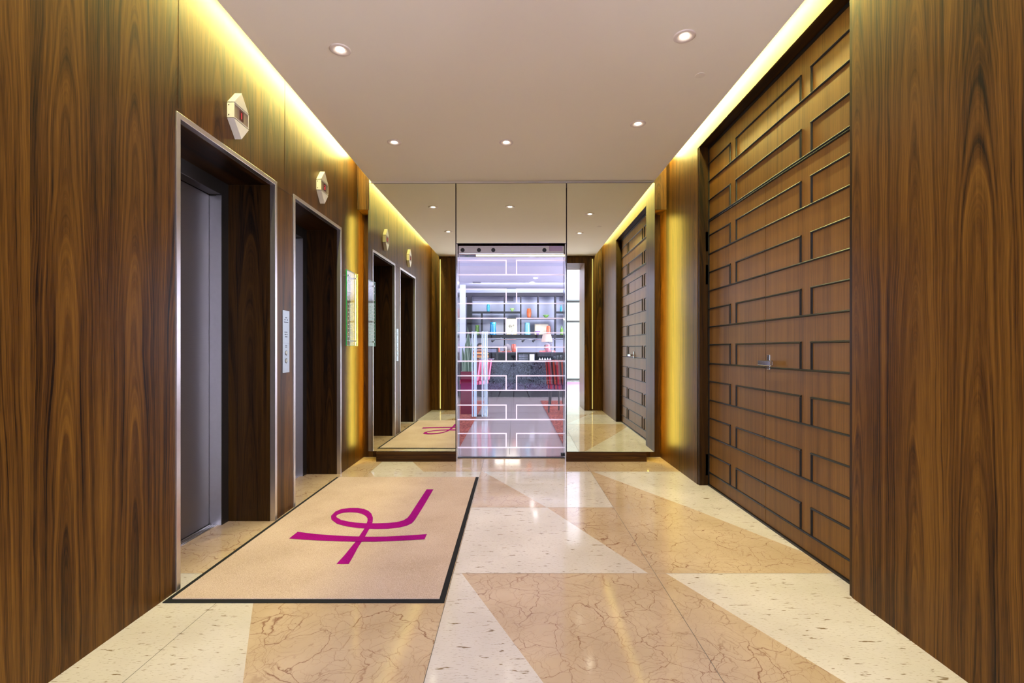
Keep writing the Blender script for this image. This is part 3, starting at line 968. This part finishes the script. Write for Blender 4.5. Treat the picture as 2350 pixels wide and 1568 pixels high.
def vase(prof, px, pyb, pyt, wpx, mat, label, nm='vase', Y=13.0, cat='vase', dy=-.02):
    """prof: (radius, height) fractions; base at pyb, top at pyt, width wpx in photograph pixels"""
    y = Y + dy
    x = BX(px, y); z0, z1 = BZ(pyb, y), BZ(pyt, y); r = wpx / 2 / F * y
    o = MB().lathe([(a * r, b * (z1 - z0)) for a, b in prof], n=20, cap=False).build(nm, M[mat], loc=(x, y, z0), smooth=True)
    return tag(o, label, cat)


tall = [(0, 0), (.72, 0), (.80, .1), (1, .45), (.95, .75), (.78, .97), (.80, 1), (.74, 1), (.90, .74), (.92, .45), (.6, .06), (0, .05)]
taper = [(0, 0), (.98, 0), (1, .04), (.90, .4), (.80, .8), (.86, 1), (.80, 1), (.74, .8), (.84, .4), (.9, .06), (0, .05)]
bowl = [(0, 0), (.4, 0), (.42, .2), (.9, .75), (1, 1), (.94, 1), (.82, .75), (.35, .3), (0, .28)]
bottle = [(0, 0), (.95, 0), (1, .06), (1, .5), (.8, .68), (.35, .8), (.33, .97), (.42, 1), (0, 1)]
vase(tall, 1120.5, 716, 699, 8, 'g_teal', 'small teal footed glass vase on the upper left shelf')
vase(bowl, 1175.5, 716, 708, 11, 'g_lime', 'lime green glass bowl on the upper middle shelf', 'bowl', cat='bowl')
vase(tall, 1214, 730, 708.5, 11, 'g_orange', 'tall orange glass vase on the upper shelf')
vase(bowl, 1253, 730, 723, 15, 'g_green', 'shallow green glass bowl right of the tall orange vase', 'bowl', cat='bowl')
vase(bottle, 1287.5, 716, 700, 5, 'g_teal', 'thin teal glass bottle on the upper right shelf', 'bottle', cat='bottle')
vase(taper, 1095.5, 769, 747, 11, 'g_green', 'green glass jar on the lower left shelf', 'jar', cat='jar')
vase(taper, 1131, 769, 740, 16, 'g_blue', 'large bright blue flared glass vase on the lower shelf')
vase(taper, 1210, 769, 741, 15, 'g_skyb', 'pale sky-blue glass vase on the lower shelf')
vase(tall, 1258.5, 769, 748, 10, 'g_orange', 'squat orange glass vase before the cream picture', dy=-.08)
vase(bowl, 1234, 769, 760, 12, 'g_violet', 'violet glass bowl before the cream picture', 'bowl', cat='bowl', dy=-.10)
vase(bottle, 1289, 769, 748, 7, 'g_green', 'green glass bottle on the lower right shelf', 'bottle', cat='bottle')
vase(tall, 1049.5, 728, 710, 6, 'g_orange', 'orange glass vase in the far left bay of the shelves')
vase(taper, 1049.5, 769, 746, 6, 'g_teal', 'teal glass vase in the far left bay of the shelves')
for x0, x1, y0, y1, lb in ((1162, 1186, 731, 768, 'tall cream framed picture with an orchid before it'), (1227, 1259, 743.5, 768, 'wide cream framed picture behind the squat orange vase')):
    yy = 13.08
    g = thing('framed_picture', lb, 'picture', (BX((x0 + x1) / 2, yy), yy, BZ(769, yy)))
    hw = (BX(x1, yy) - BX(x0, yy)) / 2; hh = BZ(y0, yy) - BZ(769, yy)
    MB().box(-hw, hw, 0, .02, 0, hh).build('frame', plain('cream_frame', (0.5, 0.42, 0.25), .6), g)
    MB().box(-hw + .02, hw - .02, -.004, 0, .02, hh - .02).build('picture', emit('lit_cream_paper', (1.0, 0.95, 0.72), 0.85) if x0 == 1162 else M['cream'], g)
# orchid
t = thing('orchid', 'small dark orchid in a white pot before the tall cream picture', 'plant', (BX(1175, 12.95), 12.95, BZ(769, 12.95)))
MB().lathe([(0, 0), (.035, 0), (.05, .06), (.045, .06), (0, .05)], n=14, cap=False).build('pot', M['white'], t, smooth=True)
m = MB(); m.tube((0, 0, .05), (-.02, 0, .2), .004); m.tube((-.02, 0, .2), (-.08, -.01, .25), .004); m.tube((0, 0, .05), (.05, 0, .26), .004)
m.build('stem', M['leaf'], t)
m = MB()
for x, z in ((-.08, .24), (-.05, .26), (-.06, .21), (.04, .26), (.0, .24), (-.02, .22)):
    for k in range(5):
        a = k * 2 * PI / 5; m.add([(x, -.012, z), (x + .02 * math.cos(a), -.016, z + .02 * math.sin(a)), (x + .02 * math.cos(a + .9), -.008, z + .02 * math.sin(a + .9))], [(0, 1, 2)])
m.build('blossoms', M['hair_dark'], t)
# rail of spot lights under the shelf
t = thing('spot_rail', 'thin rail of small spotlights under the shelving unit', 'light rail', (0, 12.7, BZ(779.5, 12.7)))
MB().tube((BX(1120, 12.7), 0, 0), (BX(1310, 12.7), 0, 0), .016, n=8).build('rail', M['steel_bright'], t)
for px in (1150, 1245):
    x = BX(px, 12.7); MB().box(x - .01, x + .01, -.01, .148, .016, .055).build('bracket', M['steel_bright'], t)
for px in (1134, 1203, 1227, 1262):
    x = BX(px, 12.7); MB().tube((x, 0, -.01), (x - .05, -.05, -.05), .022, .03, n=12).build('spot_head', M['black'], t)
# warm fill added above the lower shelf pictures, no lamp fitted there
area_light('shelf_fill', (.25, 12.9, 1.90), (0, 0, 0), 1.5, .08, 9, (1.0, 0.93, 0.75))

# things on the bar
t = thing('display_case', 'black framed glass display case at the left end of the bar', 'display case', (BX(1105, 11.0), 11.0, .83))
hw = .37; hh = .30
m = MB()
for x in (-hw, hw - .03): m.box(x, x + .03, 0, .03, 0, hh); m.box(x, x + .03, .22, .25, 0, hh)
for z in (0, hh - .025):
    m.box(-hw, hw, 0, .03, z, z + .025); m.box(-hw, hw, .22, .25, z, z + .025)
m.build('frame', M['black'], t, bevel=.004)
MB().box(-hw + .03, hw - .03, .012, .016, .025, hh - .025).build('glass', M['door_glass'], t)
for i, (x, r) in enumerate(((-.2, .06), (0.0, .05), (.2, .07))):
    o = MB().lathe([(0, 0), (r, .0), (r * 1.3, .02), (r * 1.25, .024), (0, .01)], n=16, cap=False).build('plate', M['white'], loc=(BX(1105, 11) + x, 11.12, .8552), smooth=True)
    tag(o, ['left', 'middle', 'right'][i] + ' small white plate inside the black framed display case', 'plate', 'plates in the display case')
o = MB().box(-.055, .055, -.002, .002, 0, .15).build('menu_card', plain('white_card', (0.8, 0.82, 0.88), .5), loc=(BX(1221, 11.05), 11.05, .832)); o.rotation_euler = (-.18, 0, 0)
tag(o, 'white menu card leaning on the bar', 'menu card')
t = thing('wire_basket', 'grey wire basket on the bar left of the menu card', 'basket', (BX(1201, 11.15), 11.15, .83))
for k in range(6):
    for q in (-.06, .056): MB().box(-.106, .108, q, q + .004, .01 + k * .024, .018 + k * .024).build('wire', M['steel_bright'], t)
for x in (-.112, .108): MB().box(x, x + .006, -.06, .06, 0, .15).build('end_panel', M['black'], t)
for i, (px, r, h) in enumerate(((1272, .025, .10), (1280, .022, .12), (1288, .028, .13))):
    yy = 11.06; z = .83
    o = MB().lathe([(0, 0), (r, 0), (r * .2, .01), (r * .2, h * .5), (r, h * .65), (r * .95, h), (r * .9, h), (r * .9, h * .66), (0, h * .55)], n=16, cap=False).build('wine_glass', M['sign_glass'], loc=(BX(px, yy), yy, z), smooth=True)
    tag(o, ['left', 'middle', 'right'][i] + ' stemmed glass at the right end of the bar', 'glass', 'stemmed glasses on the bar')
t = thing('serving_tray', 'dark tray with folded napkins at the right of the bar', 'tray', (BX(1250, 11.12), 11.12, .83))
MB().box(-.18, .18, -.09, .09, 0, .02).build('tray', M['black'], t, bevel=.004)
m = MB()
for k in range(5): m.add([(-.14 + k * .06, -.05, .02), (-.09 + k * .06, -.05, .02), (-.115 + k * .06, -.02, .075), (-.115 + k * .06, .03, .02)], [(0, 1, 2), (1, 3, 2), (3, 0, 2)])
m.build('napkins', M['white'], t)
for px, w_, h_, mt, lb in ((1179, 12, .19, 'g_coral', 'coral orange glass candle lamp on the bar shelf'), (1257, 12, .17, 'g_pinkg', 'pink glass candle lamp on the bar shelf'), (1145, 5, .13, 'g_coral', 'narrow red glass on the bar shelf')):
    yy = 11.38; r = w_ / 2 / F * yy
    o = MB().lathe([(a * r, b * h_) for a, b in tall], n=16, cap=False).build('candle_lamp', M[mt], loc=(BX(px, yy), yy, 1.025), smooth=True)
    tag(o, lb, 'candle lamp')
# table lamp with a shade
yy = 11.42
t = thing('table_lamp', 'table lamp with a beige conical shade standing on the bar', 'lamp', (BX(1266, yy), yy, 1.025))
MB().lathe([(0, 0), (.05, 0), (.045, .012), (.008, .02), (.007, .26), (0, .26)], n=16, cap=False).build('stand', M['steel_bright'], t, smooth=True)
z0, z1 = BZ(785, yy) - 1.025, BZ(767, yy) - 1.025
MB().lathe([(.135, z0), (.095, z1), (.093, z1), (.132, z0)], n=24, cap=False).build('lamp_shade', M['shade'], t, smooth=True).location = (BX(1255, yy) - BX(1266, yy), 0, 0)


# people seated behind the bar
def person(px, y, hz, rz, label, shirt, hair, lean=0.0, hairlen=0.0):
    """hz: height of the head's centre"""
    t = thing('person', label, 'person', (BX(px, y), y, 0), rz)
    base = hz - 1.17
    P = {'pel': (0, 0, .56), 'wai': (0, .0, .72), 'che': (0, -.02 + lean * .5, .90), 'nek': (0, lean, 1.03), 'hea': (0, lean - .015, 1.10), 'top': (0, lean - .005, 1.19),
         'sl': (-.17, lean * .8, .985), 'el': (-.22, lean - .08, .74), 'hl': (-.10, lean - .30, .75), 'sr': (.17, lean * .8, .985), 'er': (.22, lean - .08, .74), 'hr': (.10, lean - .30, .75),
         'kl': (-.10, -.40, .55), 'fl': (-.11, -.42, .10), 'tl': (-.11, -.54, .06), 'kr': (.10, -.40, .55), 'fr': (.11, -.42, .10), 'tr': (.11, -.54, .06), 'hpl': (-.09, 0, .56), 'hpr': (.09, 0, .56)}
    R = {'pel': .14, 'wai': .125, 'che': .145, 'nek': .055, 'hea': .075, 'top': .07, 'sl': .065, 'el': .045, 'hl': .03, 'sr': .065, 'er': .045, 'hr': .03,
         'kl': .065, 'fl': .045, 'tl': .03, 'kr': .065, 'fr': .045, 'tr': .03, 'hpl': .095, 'hpr': .095}
    K = list(P); E = [('pel', 'wai'), ('wai', 'che'), ('che', 'nek'), ('nek', 'hea'), ('hea', 'top'), ('che', 'sl'), ('sl', 'el'), ('el', 'hl'), ('che', 'sr'), ('sr', 'er'), ('er', 'hr'),
                      ('pel', 'hpl'), ('hpl', 'kl'), ('kl', 'fl'), ('fl', 'tl'), ('pel', 'hpr'), ('hpr', 'kr'), ('kr', 'fr'), ('fr', 'tr')]
    me = bpy.data.meshes.new('body'); me.from_pydata([(x, yv, z + base) for x, yv, z in P.values()], [(K.index(a), K.index(b)) for a, b in E], [])
    tmp = bpy.data.objects.new('tmp_body', me); C.objects.link(tmp)
    sk = tmp.modifiers.new('skin', 'SKIN')
    for i, k in enumerate(K):
        d = me.skin_vertices[0].data[i]; d.radius = (R[k], R[k]); d.use_root = (k == 'pel')
    ss = tmp.modifiers.new('sub', 'SUBSURF'); ss.levels = 2; ss.render_levels = 2
    bpy.context.view_layer.update()
    ev = tmp.evaluated_get(bpy.context.evaluated_depsgraph_get())
    bm_ = bpy.data.meshes.new_from_object(ev)
    bpy.data.objects.remove(tmp)
    bm_.materials.clear()
    for mt in (M['skin'], shirt, M['dark_cloth']): bm_.materials.append(mt)
    for p in bm_.polygons:
        p.use_smooth = True
        c = p.center; z = c.z - base
        hand = c.y < lean - .24 and .66 < z < .85
        p.material_index = 0 if (z > 1.015 or hand) else (1 if z > .62 and c.y > -.3 - .0 or (z > .68) else 2)
    b = bpy.data.objects.new('body', bm_); C.objects.link(b); b.parent = t
    # face details
    f = MB()
    hc = Vector((0, lean - .015, 1.115 + base))
    f.add([(hc.x - .012, hc.y - .070, hc.z - .01), (hc.x + .012, hc.y - .070, hc.z - .01), (hc.x, hc.y - .095, hc.z - .008), (hc.x, hc.y - .072, hc.z + .03)], [(0, 1, 2), (0, 2, 3), (1, 3, 2)])
    f.build('nose', M['skin'], t)
    for s in (-1, 1):
        f = MB(); f.lathe([(0, -.006), (.006, -.003), (.007, 0), (.006, .003), (0, .006)], c=(hc.x + s * .027, hc.y - .071, hc.z + .022), n=8, cap=False)
        f.build('eye', M['hair_dark'], t)
    f = MB().box(hc.x - .022, hc.x + .022, hc.y - .078, hc.y - .068, hc.z - .036, hc.z - .028); f.build('mouth', plain('lips', (0.4, 0.08, 0.07), .5), t)
    h = MB(); prof = []
    for k in range(9):
        a = k / 8 * PI * .62; prof.append((.088 * math.sin(a), .10 * math.cos(a)))
    h.lathe(prof, c=(hc.x, hc.y + .012, hc.z + .005), n=20, cap=False)
    h.v = [(x, yv, z) if not (yv < hc.y - .03 and z < hc.z + .045) else (x, yv + .03, hc.z + .045) for x, yv, z in h.v]
    if hairlen: h.lathe([(.085, .02), (.092, -.05), (.07, -hairlen)], c=(hc.x, hc.y + .03, hc.z), n=16, cap=False)
    h.build('hair', hair, t, smooth=True)
    return t


person(1102, 12.3, 1.21, .5, 'dark-haired person in an orange striped top sitting at the left behind the bar', M['stripe_cloth'], M['hair_dark'])
person(1164, 12.3, 1.18, PI - .4, 'grey-haired person in a red top turned away behind the bar', M['red_cloth'], M['hair_grey'], 0.0, .05)
person(1256, 12.3, 1.20, -.1, 'person in a coral pink top facing the door behind the bar lamp', M['pink_cloth'], M['hair_grey'])
# their stools (mostly hidden behind the bar)
st = None
for px, y, lb in ((1102, 12.3, 'left'), (1164, 12.3, 'middle'), (1256, 12.3, 'right')):
    if st is None:
        st = thing('bar_stool', 'stool under the person with the orange striped top', 'stool', (BX(px, y), y, 0), group='stools behind the bar')
        MB().lathe([(0, .42), (.16, .42), (.17, .45), (0, .46)], n=20, cap=False).build('seat', M['black'], st)
        MB().lathe([(.14, 0), (.14, .015), (.02, .03), (.02, .42)], n=20).build('leg', M['steel_bright'], st)
    else:
        c = copy_tree(st); c.location = (BX(px, y), y, 0)
        c['label'] = 'stool under the person with the ' + ('red top' if lb == 'middle' else 'coral pink top')

# planter with tall plant
Y = 8.05
t = thing('planter', 'tall wine-red square planter left of the glass door beyond', 'planter', (BX(1071, Y), Y + .1, .008))
m = MB(); pw = .10
for a0, a1, b0, b1 in ((-pw, pw, -pw, -pw + .02), (-pw, pw, pw - .02, pw), (-pw, -pw + .02, -pw + .02, pw - .02), (pw - .02, pw, -pw + .02, pw - .02)): m.box(a0, a1, b0, b1, 0, .71)
m.box(-pw + .02, pw - .02, -pw + .02, pw - .02, 0, .65)
m.build('pot', M['magenta_pot'], t); t.scale = (1, 1, 1)
MB().box(-pw + .021, pw - .021, -pw + .021, pw - .021, .651, .68).build('soil', M['soil'], t)
pt = thing('snake_plant', 'tall dark green upright plant in the wine-red planter', 'plant', (BX(1071, Y), Y + .1, .69))
rnd = random.Random(5)
for i in range(9):
    h = (.78, .70, .52, .4, .45, .62, .35, .5, .3)[i]; a = i * 2.39996
    bx_, by_ = .05 * math.cos(a), .05 * math.sin(a)
    tx = bx_ + (.03 if i % 2 else -.05) + rnd.uniform(-.03, .03); ty = by_ * 1.6
    m = MB(); n = 8; L = []
    for k in range(n + 1):
        s = k / n; wd = .034 * (1 - s ** 2.2) + .002 if k < n else .0005
        x = bx_ + (tx - bx_) * s ** 1.5; y = by_ + (ty - by_) * s; z = h * s
        L += [(x - wd, y, z), (x, y + .010, z), (x + wd, y, z), (x, y - .006, z)]
    fs = []
    for k in range(n):
        for q in range(4): fs.append((4 * k + q, 4 * k + (q + 1) % 4, 4 * k + 4 + (q + 1) % 4, 4 * k + 4 + q))
    m.add(L, fs); m.build('leaf', M['leaf'], pt, smooth=True)

# upright rods made up for the pale streaks beyond the glass door
Y = 7.65
t = thing('streak_rods', 'made-up pale blue upright rods for the streaks beside the planter', 'rod_cluster', (0, Y, 0.0085))
m = MB().box(BX(1082, Y), BX(1120, Y), -.12, .12, 0, .03); m.build('base', M['steel_bright'], t)
for i, px in enumerate((1085, 1089.5, 1093, 1108, 1112.5, 1117)):
    MB().tube((BX(px, Y), (-.06, .04, -.02)[i % 3], .03), (BX(px, Y), (-.06, .04, -.02)[i % 3], 1.36), .010 + .004 * (i % 2), n=12).build('rod', M['rod_glass'], t)


# chairs in the bar
def chair(label, x, y, rz, fab, grp):
    t = thing('bar_chair', label, 'chair', (x, y, 0.0115), rz, grp)
    MB().box(-.21, .21, -.21, .21, .40, .48).build('seat', fab, t, bevel=.02)
    m = MB(); m.add([(-.21, .17, .48), (.21, .17, .48), (.21, .24, .48), (-.21, .24, .48), (-.2, .26, .88), (.2, .26, .88), (.2, .31, .88), (-.2, .31, .88)],
                    [(0, 3, 2, 1), (4, 5, 6, 7), (0, 1, 5, 4), (1, 2, 6, 5), (2, 3, 7, 6), (3, 0, 4, 7)])
    m.build('backrest', fab, t, bevel=.015)
    for sx in (-1, 1):
        for sy in (-1, 1):
            MB().tube((sx * .18, sy * .18, .40), (sx * .19, sy * .20, 0), .018, .012, n=8).build('leg', M['black'], t)
    return t


chair('red striped chair nearest the glass door on the right carpet', .86, 8.3, 2.6, M['stripe_seat'], 'striped chairs on the right carpet')
chair('red striped chair behind the nearest one on the right carpet', .98, 9.3, 2.4, M['stripe_seat'], 'striped chairs on the right carpet')
chair('pink striped chair between the pale rods and the bar', -.78, 9.4, -2.2, M['pink_stripe'], None)
for x0, x1, lb in ((-2.6, -.60, 'red patterned carpet left of the tiled aisle'), (.565, 3.2, 'red patterned carpet right of the tiled aisle')):
    tag(MB().box(x0, x1, 5.05, 10.2, .0006, .008).build('carpet', M['red_carpet']), lb, 'carpet')
# bar ceiling spot, and a sprinkler given the same added glow
for px, py, lb in ((1229, 638, 'bar ceiling spotlight farther right'), (1221, 648, 'bar ceiling sprinkler with an added glow nearer the centre')):
    yy = F * 1.67 / (803 - py)
    o = MB().lathe([(.0, 0), (.05, 0), (.045, -.01), (0, -.012)], n=20, cap=False).build('ceiling_fitting', emit('bar_fitting_glow', (1, .97, .92), 12), loc=(BX(px, yy), yy, 2.75 if not (8.0 < yy < 8.5 or 9.3 < yy < 9.75) else 2.69))
    tag(o, lb, 'ceiling light', 'bar ceiling spotlights')
o = MB().lathe([(.11, 0), (.10, -.012), (.08, -.004), (0, -.004)], n=28, cap=False).build('ceiling_vent', M['grille'], loc=(BX(1094, F * 1.67 / 155), F * 1.67 / 155, 2.75))
tag(o, 'round grey ceiling vent in the bar', 'vent')

# ---------------------------------------------------------------- lounge behind the camera (seen in the mirrors)
o = MB().box(-4.0, 4.0, -7.1, .14, -.06, 0).build('floor_lounge', M['tile_grey'], kind='structure')
tag(o, 'polished tile floor of the lounge reflected in the mirror', 'floor')
tag(MB().box(-4.0, 4.0, -7.1, .10, 2.70, 2.8).build('ceiling_lounge', M['bar_ceiling'], kind='structure'), 'pale ceiling of the lounge', 'ceiling')
tag(MB().box(-4.0, 4.0, -6.0, -3.0, .0006, .008).build('carpet', M['lilac_carpet']), 'lilac carpet reflected in the right mirror', 'carpet')
tag(MB().box(-4.1, -4.0, -7.1, .14, 0, 2.7).build('wall_lounge_left', M['fabric_white'], kind='structure'), 'white side wall of the lounge', 'wall')
tag(MB().box(4.0, 4.1, -7.1, .14, 0, 2.7).build('wall_lounge_right', M['fabric_white'], kind='structure'), 'white side wall of the lounge beyond the portal', 'wall')
m = MB(); m.box(-4.0, -1.98, .02, .14, 0, 2.7); m.box(1.78, 4.0, .02, .14, 0, 2.7)
tag(m.build('wall_lounge_front', M['fabric_white'], kind='structure'), 'white lounge walls either side of the portal', 'wall')
m = MB()
for x in (-4.0, -2.4, -.8, .75, 1.2, 2.4, 3.94): m.box(x, x + .06, -7.05, -6.97, .06, 2.68)
for z in (0.0, 1.95, 2.62): m.box(-4.0, 4.0, -7.06, -6.96, z, z + .06)
tag(m.build('window_1', M['black'], kind='structure'), 'tall lounge windows with thin dark bars', 'window')
t = thing('curtain', 'white curtain at the lounge window', 'curtain', (1.15, -6.8, 0))
m = MB(); n = 40
for k in range(n):
    x0, x1 = -.3 + .6 * k / n, -.3 + .6 * (k + 1) / n
    y0, y1 = .03 * math.sin(k * .9), .03 * math.sin((k + 1) * .9)
    m.add([(x0, y0, .02), (x1, y1, .02), (x1, y1, 2.6), (x0, y0, 2.6)], [(0, 1, 2, 3)])
m.build('cloth', M['fabric_white'], t, smooth=True)
MB().tube((-.4, 0, 2.63), (.4, 0, 2.63), .012, n=8).build('rod', M['black'], t)
t = thing('armchair', 'dark teal armchair by the lounge window reflected in the right mirror', 'armchair', (.95, -5.4, 0.008), PI)
MB().box(-.34, .34, -.34, .30, .16, .42).build('seat', M['teal_leather'], t, bevel=.03)
MB().box(-.36, .36, .26, .38, .16, .86).build('backrest', M['teal_leather'], t, bevel=.03)
for s in (-1, 1): MB().box(s * .36 - .05, s * .36 + .05, -.34, .30, .16, .60).build('armrest', M['teal_leather'], t, bevel=.03)
for sx in (-1, 1):
    for sy in (-1, 1): MB().tube((sx * .3, sy * .28, .16), (sx * .3, sy * .28, 0), .02, n=8).build('leg', M['black'], t)
# photographer's tripod (its legs reflect in the glass door)
t = thing('tripod', 'black camera tripod reflected in the glass door', 'tripod', (0, -.12, 0))
for k in range(3):
    a = PI / 2 + k * 2 * PI / 3
    MB().tube((.03 * math.cos(a), .03 * math.sin(a), .80), (.42 * math.cos(a), .42 * math.sin(a), .01), .016, .010, n=10).build('leg', M['black'], t)
MB().tube((0, 0, .62), (0, 0, .92), .016, n=12).build('centre_column', M['dark_metal'], t)
MB().box(-.05, .05, -.05, .05, .92, .965).build('head', M['black'], t, bevel=.006)
